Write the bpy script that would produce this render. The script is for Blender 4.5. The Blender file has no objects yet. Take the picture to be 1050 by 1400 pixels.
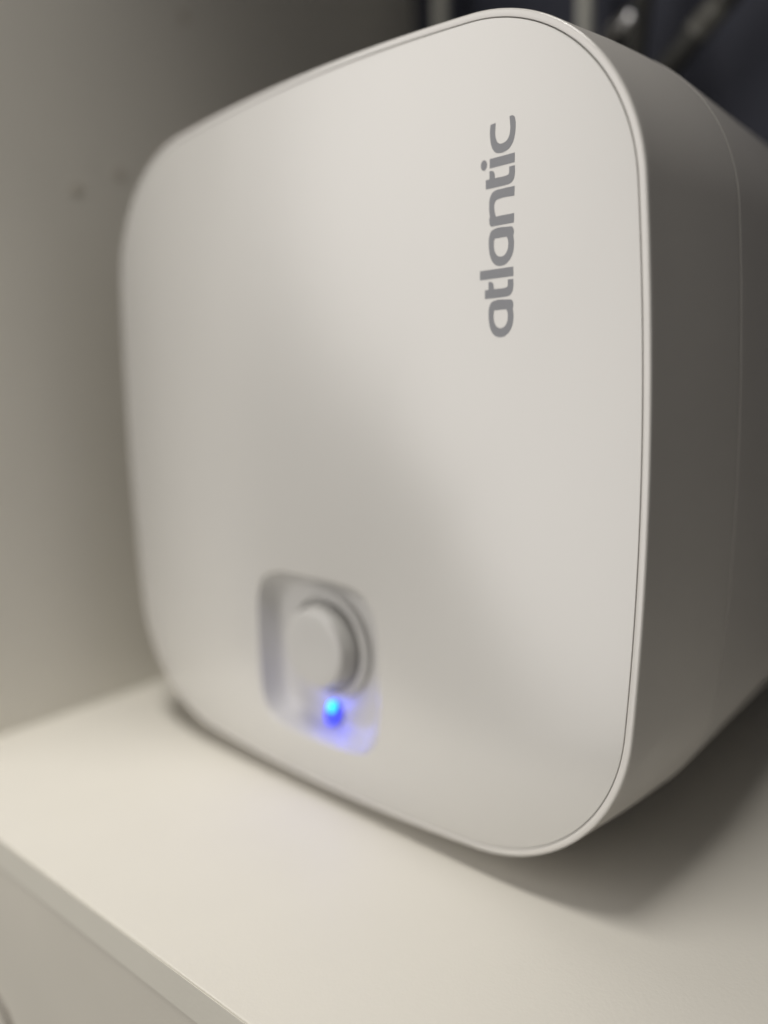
import bpy, bmesh, math, random
from mathutils import Vector, Matrix, Euler

scene = bpy.context.scene
random.seed(4)
R_ = math.radians

# ------------------------------------------------------------------ camera
cam_data = bpy.data.cameras.new("camera")
cam = bpy.data.objects.new("camera", cam_data)
scene.collection.objects.link(cam)
scene.camera = cam
CAM_POS = Vector((0.33262, -0.30135, 0.03549))
YAW, PITCH, ROLL = -0.74439, -0.15313, -0.02381
fwd = Vector((math.sin(YAW) * math.cos(PITCH), math.cos(YAW) * math.cos(PITCH), math.sin(PITCH)))
rgt = Vector((math.cos(YAW), -math.sin(YAW), 0))
up = rgt.cross(fwd)
r2 = rgt * math.cos(ROLL) + up * math.sin(ROLL)
u2 = -rgt * math.sin(ROLL) + up * math.cos(ROLL)
m = Matrix((r2, u2, -fwd)).transposed().to_4x4()
m.translation = CAM_POS
cam.matrix_world = m
cam_data.sensor_fit = 'HORIZONTAL'
cam_data.sensor_width = 36.0
cam_data.lens = 36.0 * 1072.4 / 1050.0
cam_data.clip_start = 0.01
cam_data.clip_end = 50
cam_data.dof.use_dof = True
cam_data.dof.focus_distance = 0.330
cam_data.dof.aperture_fstop = 2.4

# ------------------------------------------------------------------ world, lamps, exposure
world = bpy.data.worlds.new("World")
scene.world = world
world.use_nodes = True
wn = world.node_tree.nodes
wn["Background"].inputs["Color"].default_value = (1.0, 0.96, 0.92, 1)
wn["Background"].inputs["Strength"].default_value = 0.07


def area_lamp(name, loc, target, sx, sy, power, col):
    ld = bpy.data.lights.new(name, 'AREA')
    ld.shape = 'RECTANGLE'
    ld.size, ld.size_y = sx, sy
    ld.energy = power
    ld.color = col
    o = bpy.data.objects.new(name, ld)
    scene.collection.objects.link(o)
    o.location = loc
    o.rotation_euler = (Vector(target) - Vector(loc)).to_track_quat('-Z', 'Y').to_euler()
    return o


# ceiling lamp of the room in front of the cupboard, and an added, made-up lamp to its left for the panel's reflection and fill
cl = area_lamp("ceiling_lamp", (0.12, -0.43, 1.90), (-0.22, -0.16, -0.2), 0.36, 0.62, 3.6, (1.0, 0.965, 0.908))
cl.data.spread = R_(66)
FILL_COL = (1.0, 0.958, 0.92)
fill_lamp = area_lamp("reflection_fill", (-1.56, -2.50, 1.16), (-1.56, 0.0, 1.16), 2.5, 5.6, 80, FILL_COL)
fill_lamp.data.shape = 'ELLIPSE'
fill_lamp.rotation_euler.rotate_axis('Z', R_(31))

scene.view_settings.view_transform = 'Standard'
scene.view_settings.look = 'None'
scene.view_settings.gamma = 1.0
scene.view_settings.use_curve_mapping = False
scene.view_settings.exposure = 0.13

# ------------------------------------------------------------------ helpers


def link(name, me, mat, parent=None, smooth=True, sharp=None):
    o = bpy.data.objects.new(name, me)
    scene.collection.objects.link(o)
    if mat:
        me.materials.append(mat)
    for p in me.polygons:
        p.use_smooth = smooth
    if smooth and sharp is not None:
        me.set_sharp_from_angle(angle=R_(sharp))
    if parent:
        o.parent = parent
    return o


def empty(name, loc=(0, 0, 0), rz=0):
    o = bpy.data.objects.new(name, None)
    scene.collection.objects.link(o)
    o.location = loc
    o.rotation_euler = (0, 0, rz)
    o.empty_display_size = 0.05
    return o


def tag(o, label=None, cat=None, group=None, kind=None):
    if label: o["label"] = label
    if cat: o["category"] = cat
    if group: o["group"] = group
    if kind: o["kind"] = kind
    return o


def box_mesh(name, x0, x1, y0, y1, z0, z1, bevel=0.0):
    bm = bmesh.new()
    bmesh.ops.create_cube(bm, size=1)
    for v in bm.verts:
        v.co = Vector(((x0 + x1) / 2 + v.co.x * (x1 - x0), (y0 + y1) / 2 + v.co.y * (y1 - y0), (z0 + z1) / 2 + v.co.z * (z1 - z0)))
    if bevel:
        bmesh.ops.bevel(bm, geom=bm.edges[:], offset=bevel, segments=2, affect='EDGES', profile=0.5)
    me = bpy.data.meshes.new(name)
    bm.to_mesh(me); bm.free()
    return me


def rings_mesh(name, rings, cap_start=False, cap_end=False):
    """loft closed loops of equal length"""
    n = len(rings[0])
    vs = [p for r in rings for p in r]
    fs = []
    for k in range(len(rings) - 1):
        for i in range(n):
            j = (i + 1) % n
            fs.append((k * n + i, k * n + j, (k + 1) * n + j, (k + 1) * n + i))
    if cap_start:
        fs.append(tuple(range(n))[::-1])
    if cap_end:
        b = (len(rings) - 1) * n
        fs.append(tuple(b + i for i in range(n)))
    me = bpy.data.meshes.new(name)
    me.from_pydata(vs, [], fs)
    bm = bmesh.new(); bm.from_mesh(me)
    bmesh.ops.recalc_face_normals(bm, faces=bm.faces[:])
    bm.to_mesh(me); bm.free()
    return me


def tube_mesh(name, pts, radii, seg=20):
    rings = []
    prev = None
    for i, p in enumerate(pts):
        p = Vector(p)
        a = Vector(pts[max(i - 1, 0)]); b = Vector(pts[min(i + 1, len(pts) - 1)])
        t = (b - a).normalized()
        if prev is None:
            h = Vector((1, 0, 0)) if abs(t.x) < .8 else Vector((0, 1, 0))
            prev = (h - t * h.dot(t)).normalized()
        else:
            prev = (prev - t * prev.dot(t)).normalized()
        q = t.cross(prev)
        r = radii[i] if isinstance(radii, (list, tuple)) else radii
        rings.append([p + (prev * math.cos(k / seg * 2 * math.pi) + q * math.sin(k / seg * 2 * math.pi)) * r for k in range(seg)])
    return rings_mesh(name, rings, True, True)


def smooth_path(pts, n=10):
    out = []
    P = [Vector(p) for p in pts]
    for i in range(len(P) - 1):
        p0 = P[max(i - 1, 0)]; p1 = P[i]; p2 = P[i + 1]; p3 = P[min(i + 2, len(P) - 1)]
        for k in range(n):
            t = k / n
            out.append(0.5 * ((2 * p1) + (p2 - p0) * t + (2 * p0 - 5 * p1 + 4 * p2 - p3) * t * t + (3 * p1 - p0 - 3 * p2 + p3) * t ** 3))
    out.append(P[-1])
    return out


# ------------------------------------------------------------------ materials


def material(name, col, rough=0.5, spec=0.5, metal=0.0, mottle=0.0, mottle_scale=8.0, grain=0.0, grain_scale=900.0,
             rough_var=0.0, speck=0.0, coat=0.0):
    mt = bpy.data.materials.new(name)
    mt.use_nodes = True
    nt = mt.node_tree
    b = nt.nodes["Principled BSDF"]
    b.inputs["Roughness"].default_value = rough
    b.inputs["Metallic"].default_value = metal
    b.inputs["Specular IOR Level"].default_value = spec
    b.inputs["Coat Weight"].default_value = coat
    b.inputs["Coat Roughness"].default_value = 0.24
    tc = nt.nodes.new("ShaderNodeTexCoord")
    ns = nt.nodes.new("ShaderNodeTexNoise")
    ns.inputs["Scale"].default_value = mottle_scale
    ns.inputs["Detail"].default_value = 5
    nt.links.new(tc.outputs["Object"], ns.inputs["Vector"])
    cr = nt.nodes.new("ShaderNodeMapRange")
    cr.inputs["From Min"].default_value = 0.3; cr.inputs["From Max"].default_value = 0.7
    cr.inputs["To Min"].default_value = 1 - mottle; cr.inputs["To Max"].default_value = 1 + mottle
    nt.links.new(ns.outputs["Fac"], cr.inputs["Value"])
    mul = nt.nodes.new("ShaderNodeVectorMath"); mul.operation = 'SCALE'
    mul.inputs[0].default_value = col
    nt.links.new(cr.outputs["Result"], mul.inputs["Scale"])
    colour = mul.outputs["Vector"]
    if speck:
        n2 = nt.nodes.new("ShaderNodeTexNoise")
        n2.inputs["Scale"].default_value = 260; n2.inputs["Detail"].default_value = 2
        nt.links.new(tc.outputs["Object"], n2.inputs["Vector"])
        r2_ = nt.nodes.new("ShaderNodeMapRange")
        r2_.inputs["From Min"].default_value = 0.76; r2_.inputs["From Max"].default_value = 0.80
        r2_.inputs["To Min"].default_value = 0; r2_.inputs["To Max"].default_value = speck
        nt.links.new(n2.outputs["Fac"], r2_.inputs["Value"])
        mx = nt.nodes.new("ShaderNodeMix"); mx.data_type = 'RGBA'
        nt.links.new(r2_.outputs["Result"], mx.inputs["Factor"])
        nt.links.new(colour, mx.inputs["A"])
        mx.inputs["B"].default_value = (col[0] * .45, col[1] * .42, col[2] * .38, 1)
        colour = mx.outputs["Result"]
    nt.links.new(colour, b.inputs["Base Color"])
    if rough_var:
        n3 = nt.nodes.new("ShaderNodeTexNoise")
        n3.inputs["Scale"].default_value = mottle_scale * 1.7; n3.inputs["Detail"].default_value = 6
        nt.links.new(tc.outputs["Object"], n3.inputs["Vector"])
        r3 = nt.nodes.new("ShaderNodeMapRange")
        r3.inputs["From Min"].default_value = 0.3; r3.inputs["From Max"].default_value = 0.7
        r3.inputs["To Min"].default_value = rough - rough_var; r3.inputs["To Max"].default_value = rough + rough_var
        nt.links.new(n3.outputs["Fac"], r3.inputs["Value"])
        nt.links.new(r3.outputs["Result"], b.inputs["Roughness"])
    if grain:
        ng = nt.nodes.new("ShaderNodeTexNoise")
        ng.inputs["Scale"].default_value = grain_scale; ng.inputs["Detail"].default_value = 3
        nt.links.new(tc.outputs["Object"], ng.inputs["Vector"])
        bp = nt.nodes.new("ShaderNodeBump")
        bp.inputs["Strength"].default_value = grain; bp.inputs["Distance"].default_value = 0.0004
        nt.links.new(ng.outputs["Fac"], bp.inputs["Height"])
        nt.links.new(bp.outputs["Normal"], b.inputs["Normal"])
    return mt


M_panel = material("gloss_white_plastic", (0.575, 0.566, 0.538), 0.24, 0.8, coat=0.8, mottle=0.012, mottle_scale=9, grain=0.05, grain_scale=420)
M_shell = material("satin_white_plastic", (0.60, 0.58, 0.55), 0.42, 0.45, mottle=0.015, mottle_scale=12, grain=0.22, grain_scale=1300)
M_rim = material("rim_white_plastic", (0.63, 0.615, 0.585), 0.30, 0.7, coat=0.5, mottle=0.02, mottle_scale=40, grain=0.1, grain_scale=900)
M_rear = material("painted_white_steel", (0.57, 0.55, 0.525), 0.45, 0.45, mottle=0.02, mottle_scale=10, grain=0.2, grain_scale=900, speck=0.25)
M_dial = material("white_dial_plastic", (0.50, 0.495, 0.48), 0.36, 0.5, mottle=0.01, grain=0.1)
M_print = material("grey_print", (0.225, 0.232, 0.25), 0.38, 0.4, mottle=0.02, mottle_scale=60)
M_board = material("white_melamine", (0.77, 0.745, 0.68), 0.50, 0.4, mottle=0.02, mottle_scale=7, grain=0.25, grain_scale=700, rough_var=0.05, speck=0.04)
M_edge = material("melamine_edge_band", (0.64, 0.62, 0.545), 0.45, 0.4, mottle=0.025, mottle_scale=14, grain=0.2, grain_scale=500, speck=0.1)
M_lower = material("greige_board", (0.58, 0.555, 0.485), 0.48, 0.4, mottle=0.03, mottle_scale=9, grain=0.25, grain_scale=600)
M_cap = material("taupe_cap", (0.64, 0.60, 0.53), 0.5, 0.4)
M_ring = material("brown_grey_plastic", (0.16, 0.14, 0.115), 0.4, 0.4)
M_navy = material("navy_paint", (0.055, 0.060, 0.085), 0.6, 0.3, mottle=0.15, mottle_scale=6, grain=0.3, grain_scale=200)
M_pipe = material("grey_pipe", (0.66, 0.66, 0.60), 0.4, 0.5, mottle=0.06, mottle_scale=25)
M_sleeve = material("dull_sleeve_metal", (0.15, 0.148, 0.13), 0.45, 0.5, mottle=0.08, mottle_scale=60)
M_hose = material("black_rubber", (0.05, 0.05, 0.045), 0.45, 0.5, mottle=0.1, mottle_scale=40)
M_chrome = material("chrome", (0.75, 0.75, 0.76), 0.14, 0.5, metal=1.0)

led = bpy.data.materials.new("blue_led")
led.use_nodes = True
lb = led.node_tree.nodes["Principled BSDF"]
lb.inputs["Base Color"].default_value = (0.02, 0.1, 0.6, 1)
lb.inputs["Emission Color"].default_value = (0.01, 0.30, 1.0, 1)
lb.inputs["Emission Strength"].default_value = 5.0
led_window = bpy.data.materials.new("blue_indicator_window")
led_window.use_nodes = True
lw = led_window.node_tree.nodes["Principled BSDF"]
lw.inputs["Base Color"].default_value = (0.02, 0.03, 0.30, 1)
lw.inputs["Roughness"].default_value = 0.35
lw.inputs["Emission Color"].default_value = (0.02, 0.035, 1.0, 1)
lw.inputs["Emission Strength"].default_value = 1.0

# ------------------------------------------------------------------ the cupboard (turned 3 degrees against the heater)
CAB = R_(2.9)
SH = -0.212            # shelf top
FRONT = -0.1427        # local y of the shelf's front edge
WALL = -0.2621         # local x of the left side's inner face
BACK = 0.455
RIGHT = 1.10
TOP = 1.00

cabinet = empty("cupboard", (0, 0, 0), CAB)
tag(cabinet, "open white melamine cupboard holding the water heater on its shelf", "cupboard")
bot = link("shelf_board", box_mesh("shelf_board", WALL + 0.0004, RIGHT, FRONT + 0.0008, BACK - 0.001, SH - 0.018, SH, 0.0006), M_board, cabinet, False)
link("edge_band", box_mesh("edge_band", WALL + 0.0004, RIGHT, FRONT, FRONT + 0.0007, SH - 0.018, SH - 0.0003, 0.0002), M_edge, bot, False)
side = link("side_panel", box_mesh("side_panel", WALL - 0.018, WALL, FRONT, BACK - 0.001, -0.75, TOP, 0.0006), M_board, cabinet, False)
link("top_board", box_mesh("top_board", WALL - 0.018, RIGHT, FRONT, BACK - 0.001, TOP + 0.0005, TOP + 0.0185, 0.0006), M_board, cabinet, False)
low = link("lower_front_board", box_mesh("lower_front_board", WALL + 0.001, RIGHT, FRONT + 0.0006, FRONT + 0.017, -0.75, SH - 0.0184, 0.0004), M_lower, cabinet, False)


def disc_cap(name, loc, axis, r, h, mat, parent):
    prof = [(0.0, h), (r * .7, h), (r * .92, h * .85), (r, h * .4), (r, -0.001)]
    rings = []
    for (rr, hh) in prof:
        ring = []
        for k in range(28):
            a = k / 28 * 2 * math.pi
            rr_ = max(rr, 1e-5)
            if axis == 'x':
                ring.append((hh, rr_ * math.cos(a), rr_ * math.sin(a)))
            else:
                ring.append((rr_ * math.cos(a), -hh, rr_ * math.sin(a)))
        rings.append(ring)
    o = link(name, rings_mesh(name, rings), mat, parent, True, 40)
    o.location = loc
    return o


for cy, cz in ((0.0208, 0.1936), (0.0586, 0.2117), (0.130, 0.3502)):
    disc_cap("screw_cap", (WALL, cy, cz), 'x', 0.0048, 0.0006, M_cap, side)

# ring of a round cable outlet in the lower front
gl = Vector((-0.1520, FRONT, -0.3510))
ring = []
for k in range(48):
    a = k / 48 * 2 * math.pi
    ring.append([(gl.x + (0.0235 + 0.0026 * math.cos(t)) * math.cos(a), FRONT + 0.0008 - 0.0022 * math.sin(t), gl.z + (0.0235 + 0.0026 * math.cos(t)) * math.sin(a)) for t in [q / 14 * 2 * math.pi for q in range(14)]])
ring.append(ring[0])
link("outlet_ring", rings_mesh("outlet_ring", ring), M_ring, low, True)

back = link("back_wall", box_mesh("back_wall", WALL - 0.6, RIGHT + 0.6, BACK, BACK + 0.05, -0.75, 1.2), M_navy, None, False)
back.rotation_euler = (0, 0, CAB)
tag(back, kind="structure")

# ------------------------------------------------------------------ the water heater
heater = empty("water_heater", (0, 0.15, SH))
tag(heater, "white rounded-square electric water heater with grey lettering and blue-lit dial", "water heater")
OFF = Vector((0, -0.15, -SH))       # parts are drawn in world coordinates, the root stands on the shelf

HA, HB, R1, R2, RK = 0.2, 0.20195, 1.49187, 1.34597, 0.0902   # half width, half height, bow of the sides, corner radius


def corner_point():
    c1 = Vector((HA - R1, 0)); c2 = Vector((0, HB - R2))
    r1, r2_ = R1 - RK, R2 - RK
    d = c2 - c1; D = d.length
    a = (r1 * r1 - r2_ * r2_ + D * D) / (2 * D)
    h = math.sqrt(r1 * r1 - a * a)
    q = Vector((d.y, -d.x)) / D * h
    mid = c1 + d * (a / D)
    return max((mid + q, mid - q), key=lambda v: v.x + v.y)


PC = corner_point()
AL1 = math.atan2(PC.y, PC.x - (HA - R1))        # half angle of the right arc
AL2 = math.atan2(PC.x, PC.y - (HB - R2))        # half angle of the top arc
NS, NC = 18, 36
NA = 8 * NS + 4 * NC


def outline(off_mm, y):
    """rounded square with bowed sides, pushed outward by off_mm"""
    d = off_mm / 1000
    q = []
    for k in range(NS):
        t = AL1 * k / NS
        q.append((HA - R1 + (R1 + d) * math.cos(t), (R1 + d) * math.sin(t)))
    for k in range(NC):
        t = AL1 + (math.pi / 2 - AL2 - AL1) * k / NC
        q.append((PC.x + (RK + d) * math.cos(t), PC.y + (RK + d) * math.sin(t)))
    for k in range(NS):
        t = AL2 * (1 - k / NS)
        q.append(((R2 + d) * math.sin(t), HB - R2 + (R2 + d) * math.cos(t)))
    q.append((0, HB + d))
    # q runs from the right middle to the top middle
    full = q[:-1] + [(-x, z) for x, z in reversed(q[1:])] + [(-x, -z) for x, z in q[:-1]] + [(x, -z) for x, z in reversed(q[1:])]
    return [(x, y, z) for x, z in full]


RC = (-0.0048, -0.1225)      # centre of the dial recess
RA, RB, RN = 0.0520, 0.0500, 4.6


ANG = [math.atan2(z, x) for x, y, z in outline(0, 0)]


def recess(scale, y, dx=0, dz=0):
    out = []
    for t in ANG:
        c, s = math.cos(t), math.sin(t)
        r = (abs(c) ** RN + abs(s) ** RN) ** (-1 / RN)
        out.append((RC[0] + dx + RA * r * c * scale, y, RC[1] + dz + RB * r * s * scale))
    return out


def hp(name, me, mat, parent=None, sharp=35):
    o = link(name, me, mat, parent or heater, True, sharp)
    if parent is None:
        o.location = OFF
    return o


# front panel: flat sheet with the recess opening, a turned-down edge at the groove
panel = hp("front_panel", rings_mesh("front_panel", [
    recess(1.0, 0.0024), recess(1.0, 0.0012), recess(1.006, 0.0005), recess(1.016, 0.0001), recess(1.03, 0.0), outline(-4.4, 0.0), outline(-3.98, 0.0001), outline(-3.82, 0.0004), outline(-3.78, 0.0016)]), M_panel)

# front shell: rounded rim round the panel, then the flared side as far as the seam
prof = [(-3.50, 0.0016), (-3.50, 0.0004), (-3.42, 0.0001), (-3.2, 0.0), (-1.0, 0.0), (-0.55, 0.00015), (-0.22, 0.0005), (-0.04, 0.0011), (0.0, 0.0016)]
hp("rim", rings_mesh("rim", [outline(s, y) for s, y in prof]), M_rim)
prof = [(-0.6, 0.0016), (-0.04, 0.0018), (0.08, 0.0022), (0.15, 0.003),
        (0.75, 0.010), (1.6, 0.02), (2.6, 0.03), (3.6, 0.041), (4.7, 0.057), (5.45, 0.07), (5.8, 0.079), (5.9, 0.0825), (5.8, 0.0829), (4.0, 0.0829)]
shell = hp("front_shell", rings_mesh("front_shell", [outline(s, y) for s, y in prof]), M_shell)

prof = [(4.0, 0.0833), (5.9, 0.0833), (6.15, 0.0834), (6.25, 0.0838), (6.25, 0.086), (5.85, 0.10), (5.1, 0.125), (4.2, 0.155), (3.2, 0.195), (1.9, 0.245), (-0.5, 0.285), (-6, 0.318),
        (-17, 0.345), (-34, 0.362), (-60, 0.372), (-85, 0.375)]
hp("rear_shell", rings_mesh("rear_shell", [outline(s, y) for s, y in prof], False, True), M_rear)

# dial recess: sloping walls down to a floor
FL = 0.0130
dial = hp("dial_recess", rings_mesh("dial_recess", [
    recess(0.9985, 0.0010), recess(0.985, 0.0018), recess(0.955, 0.0046), recess(0.90, 0.0082), recess(0.86, 0.0105, dz=0.0004), recess(0.83, 0.0119, dz=0.0006), recess(0.79, FL - 0.0003, dz=0.0010), recess(0.75, FL, dz=0.0012), recess(0.02, FL)], False, True), M_dial)
DC = (-0.0036, -0.1155)


def turned(name, prof, mat, parent, n=96):
    rings = [[(DC[0] + max(r, 1e-5) * math.cos(2 * math.pi * k / n), y, DC[1] + max(r, 1e-5) * math.sin(2 * math.pi * k / n)) for k in range(n)] for r, y in prof]
    return hp(name, rings_mesh(name, rings), mat, parent, 30)


turned("collar", [(0.0290, FL + 0.001), (0.0290, FL - 0.0032), (0.0295, FL - 0.0040), (0.0303, FL - 0.0043), (0.0322, FL - 0.0043), (0.0332, FL - 0.0038), (0.0338, FL - 0.0028), (0.0345, FL + 0.001)], M_dial, dial)
knob = turned("knob", [(0.0262, FL + 0.001), (0.0258, 0.008), (0.0248, 0.002), (0.0244, -0.0002), (0.0238, -0.0013), (0.0228, -0.0019), (0.0205, -0.0022), (0.012, -0.0019), (0.0, -0.0017)], M_dial, dial)

# indicator light below the knob: a blue window lit from its upper end
LED = Vector((-0.0008, FL - 0.0004, -0.1546))


def lens(name, c, hw, hh, thick, tilt, mat, parent):
    rings = []
    for f, d in ((1.0, 0.4), (1.0, -0.35), (0.93, -0.75), (0.75, -0.95), (0.4, -1.0), (0.001, -1.0)):
        ring = []
        for k in range(36):
            a = 2 * math.pi * k / 36
            x, z, y = hw * f * math.cos(a), hh * f * math.sin(a), d * thick
            y2 = y * math.cos(tilt) + z * math.sin(tilt)
            z2 = -y * math.sin(tilt) + z * math.cos(tilt)
            ring.append((c[0] + x, c[1] + y2, c[2] + z2))
        rings.append(ring)
    return hp(name, rings_mesh(name, rings), mat, parent)


lit = lens("indicator_light", (LED.x, LED.y - 0.0020, LED.z - 0.0034), 0.0058, 0.0078, 0.0016, R_(24), led_window, dial)
lens("diode", (LED.x, LED.y - 0.0026, LED.z + 0.0005), 0.0021, 0.0032, 0.0022, R_(15), led, dial)
pl = bpy.data.lights.new("indicator_glow", 'POINT')
pl.energy = 0.008
pl.color = (0.06, 0.08, 1.0)
pl.shadow_soft_size = 0.003
po = bpy.data.objects.new("indicator_glow", pl)
scene.collection.objects.link(po)
po.location = (LED.x, LED.y - 0.0115, LED.z - 0.001)

# lettering: u runs up the panel, v runs to the left, millimetres, 1 marks a corner
LET_A = ([(73.35, 2.83, 0), (73.28, 1.85, 0), (72.93, 0.88, 0), (71.87, 0.3, 0), (70.26, 0.16, 0), (69.36, 0.49, 1), (67.6, 0.16, 0), (64.93, 0.12, 0), (62.56, 0.53, 0), (60.48, 1.51, 0), (58.7, 3.14, 0), (57.72, 4.78, 0), (57.44, 6.77, 0), (57.86, 9.05, 0), (59.1, 10.79, 0), (61.3, 12.14, 0), (64.28, 12.97, 0), (67.03, 13.2, 0), (70.02, 13.06, 0), (71.74, 12.51, 0), (72.76, 11.77, 0), (73.2, 10.76, 0)],
         [(69.30, 10.2, 1), (69.30, 3.8, 1), (68.12, 3.21, 0), (66.22, 2.98, 0), (64.36, 3.21, 0), (62.55, 4.12, 0), (61.56, 5.44, 0), (61.4, 7.1, 0), (62.06, 8.77, 0), (63.64, 9.94, 0), (65.73, 10.45, 0), (67.9, 10.45, 0)])
LET_T = ([(78.43, 15.15, 1), (78.43, 13.2, 1), (81.78, 13.2, 1), (81.75, 12.0, 0), (81.15, 10.9, 0), (80.21, 10.5, 0), (78.48, 10.34, 1), (78.52, 4.2, 0), (78.62, 3.6, 0), (79.15, 3.1, 0), (80.0, 3.0, 0), (81.8, 3.0, 1), (81.82, 0.19, 1), (78.3, 0.23, 0), (76.3, 0.8, 0), (75.2, 1.86, 0), (74.72, 3.4, 0), (74.65, 4.8, 0), (74.62, 15.15, 1)],)
LET_L = ([(86.95, 17.83, 1), (86.95, 0.2, 1), (83.0, 0.2, 1), (83.0, 17.83, 1)],)
LET_N = ([(120.05, -0.4, 1), (116.12, -0.3, 1), (116.07, 7.6, 0), (115.7, 9.1, 0), (114.6, 9.9, 0), (112.98, 10.07, 0), (110.84, 9.75, 0), (109.02, 9.19, 1), (109.05, -0.2, 1), (105.14, -0.1, 1), (105.16, 11.68, 1), (106.0, 12.34, 0), (107.63, 12.67, 0), (108.69, 12.66, 0), (109.42, 12.33, 1), (111.04, 12.58, 0), (113.95, 12.71, 0), (116.52, 12.47, 0), (118.3, 11.75, 0), (119.4, 10.65, 0), (119.95, 9.2, 0), (120.04, 7.2, 0)],)
LET_I = ([(133.35, 12.32, 1), (133.45, -0.45, 1), (129.6, -0.42, 1), (129.5, 12.38, 1)],
         [(131.35 + 2.15 * math.cos(a), 15.42 + 1.62 * math.sin(a), 0) for a in [k * math.pi / 6 for k in range(12)]])
LET_C = ([(148.4, 2.2, 1), (148.56, 1.6, 0), (148.38, 0.4, 0), (147.64, -0.36, 0), (146.07, -0.74, 0), (143.56, -0.84, 0), (140.19, -0.39, 0), (137.65, 0.55, 0), (135.8, 2.27, 0), (134.9, 4.49, 0), (134.74, 7.05, 0), (135.27, 8.99, 0), (136.6, 10.45, 0), (139.01, 11.58, 0), (141.93, 12.07, 0), (144.75, 12.16, 0), (147.22, 11.82, 1), (147.38, 9.23, 1), (145.4, 9.39, 0), (142.88, 9.46, 0), (140.6, 8.98, 0), (139.1, 8.0, 0), (138.55, 7.0, 0), (138.5, 5.4, 0), (139.17, 3.6, 0), (140.56, 2.44, 0), (142.45, 1.9, 0), (144.92, 1.81, 0), (146.7, 1.97, 0)],)


def spline(pts, n=6):
    P = [Vector((a, b)) for a, b, c in pts]
    N = len(P)
    out = []
    for i in range(N):
        a, b = P[i], P[(i + 1) % N]
        L = (b - a).length

        def tangent(k):
            if pts[k][2]:
                return None
            d1 = P[k] - P[k - 1]; d2 = P[(k + 1) % N] - P[k]
            l1, l2 = d1.length, d2.length
            return (d1 / l1 * l2 + d2 / l2 * l1) / (l1 + l2)
        ta, tb = tangent(i), tangent((i + 1) % N)
        if ta is None and tb is None:
            out.append(a); continue
        if ta is None: ta = (b - a) / L
        if tb is None: tb = (b - a) / L
        for k in range(n):
            t = k / n
            h = (2 * t ** 3 - 3 * t * t + 1, t ** 3 - 2 * t * t + t, -2 * t ** 3 + 3 * t * t, t ** 3 - t * t)
            out.append(a * h[0] + ta * L * h[1] + b * h[2] + tb * L * h[3])
    return out


def letter(contours, du=0.0, dv=0.0):
    cu = bpy.data.curves.new("letter", 'CURVE')
    cu.dimensions = '2D'; cu.fill_mode = 'BOTH'; cu.extrude = 0.00002
    for c in contours:
        pts = spline(c)
        sp = cu.splines.new('POLY')
        sp.points.add(len(pts) - 1)
        sp.use_cyclic_u = True
        for q, v in zip(sp.points, pts):
            q.co = ((58.08 + (v.x + du - 57.44) * 1.0114) / 1000, ((v.y + dv) * 1.01 - 1.08) / 1000, 0, 1)
    tmp = bpy.data.objects.new("tmp", cu)
    scene.collection.objects.link(tmp)
    dg = bpy.context.evaluated_depsgraph_get()
    me = bpy.data.meshes.new_from_object(tmp.evaluated_get(dg))
    bpy.data.objects.remove(tmp)
    for v in me.vertices:
        u, w, h = v.co
        v.co = (0.1345 - w, -0.00006 - h, u)
    bm = bmesh.new(); bm.from_mesh(me)
    bmesh.ops.recalc_face_normals(bm, faces=bm.faces[:]); bm.to_mesh(me); bm.free()
    me.name = "letter"
    me.materials.clear()
    return link("letter", me, M_print, panel, False)


for cs, du, dv in ((LET_A, 0, 0), (LET_T, 0, 0), (LET_L, 0, 0), (LET_A, 30.55, -0.22), (LET_N, 0, 0), (LET_T, 46.55, -0.68), (LET_I, 0, 0), (LET_C, 0, 0)):
    letter(cs, du, dv)

# ------------------------------------------------------------------ pipework behind the heater


def pipe(name, pts, r, mat, label, cat, group=None, seg=20):
    base = Vector(pts[0])
    o = link(name, tube_mesh(name, [Vector(p) - base for p in pts], r, seg), mat, None, True, 40)
    o.location = base
    return tag(o, label, cat, group)


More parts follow.
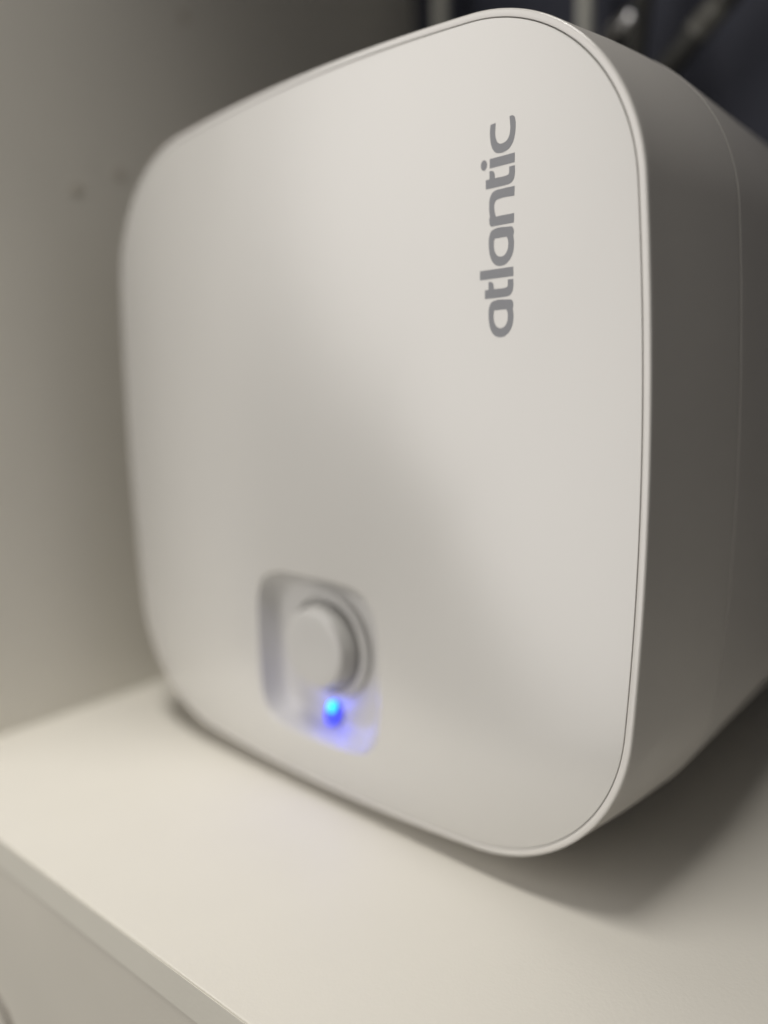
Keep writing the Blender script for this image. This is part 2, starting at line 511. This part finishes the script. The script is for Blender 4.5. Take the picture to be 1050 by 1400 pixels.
pipe("wall_pipe", [(-0.216, 0.40, z) for z in (0.10, 0.3, 0.45, 0.98)], 0.0075, M_pipe, "thin grey vertical pipe near the cupboard's dark back corner", "pipe")
pipe("wall_pipe", [(-0.052, 0.405, z) for z in (0.10, 0.3, 0.45, 0.98)], 0.0075, M_pipe, "grey vertical pipe just above the heater's rounded top corner", "pipe")
pipe("hose", smooth_path([(0.03, 0.42, 0.95), (0.02, 0.41, 0.59), (0.014, 0.40, 0.45), (0.010, 0.39, 0.36), (0.010, 0.375, 0.30), (0.010, 0.36, 0.20)]), 0.0085, M_hose, "black hose dropping behind the heater beside the chrome fitting", "hose")
pipe("hose", smooth_path([(0.22, 0.42, 0.48), (0.13, 0.40, 0.385), (0.075, 0.39, 0.335), (0.045, 0.385, 0.305), (0.01, 0.37, 0.26), (0.0, 0.36, 0.18)]), 0.0098, M_hose, "black hose running diagonally up to the right behind the heater", "hose")
f = empty("valve_fitting", (-0.006, 0.382, 0.338))
tag(f, "small chrome valve fitting catching the light on the black hose", "fitting")
f.rotation_euler = (R_(20), R_(65), 0)
link("fitting_body", tube_mesh("fitting_body", [(0, 0, -0.020), (0, 0, -0.015), (0, 0, 0.014), (0, 0, 0.018)], [0.006, 0.0075, 0.0075, 0.006], 24), M_chrome, f, True, 40)
link("hex_nut", tube_mesh("hex_nut", [(0, 0, -0.007), (0, 0, -0.006), (0, 0, 0.006), (0, 0, 0.007)], [0.0098, 0.0106, 0.0106, 0.0098], 6), M_chrome, f, False)
f.scale = (1.05, 1.05, 1.05)


def sleeve(c, d, r, h, label):
    o = link("hose_sleeve", tube_mesh("hose_sleeve", [(0, 0, -h), (0, 0, -h * .8), (0, 0, -h * .1), (0, 0, 0), (0, 0, h * .1), (0, 0, h * .8), (0, 0, h)], [r * .9, r, r, r * .93, r, r, r * .9], 24), M_sleeve, None, True, 40)
    o.location = c
    o.rotation_euler = Vector(d).to_track_quat('Z', 'Y').to_euler()
    tag(o, label, "hose sleeve")


sleeve((0.066, 0.3885, 0.3262), (0.055, 0.01, 0.05), 0.0106, 0.014, "lower grey crimp sleeve around the diagonal black hose")
sleeve((0.1035, 0.395, 0.3605), (0.055, 0.01, 0.05), 0.0108, 0.010, "upper grey crimp sleeve on the diagonal black hose near the picture's top edge")
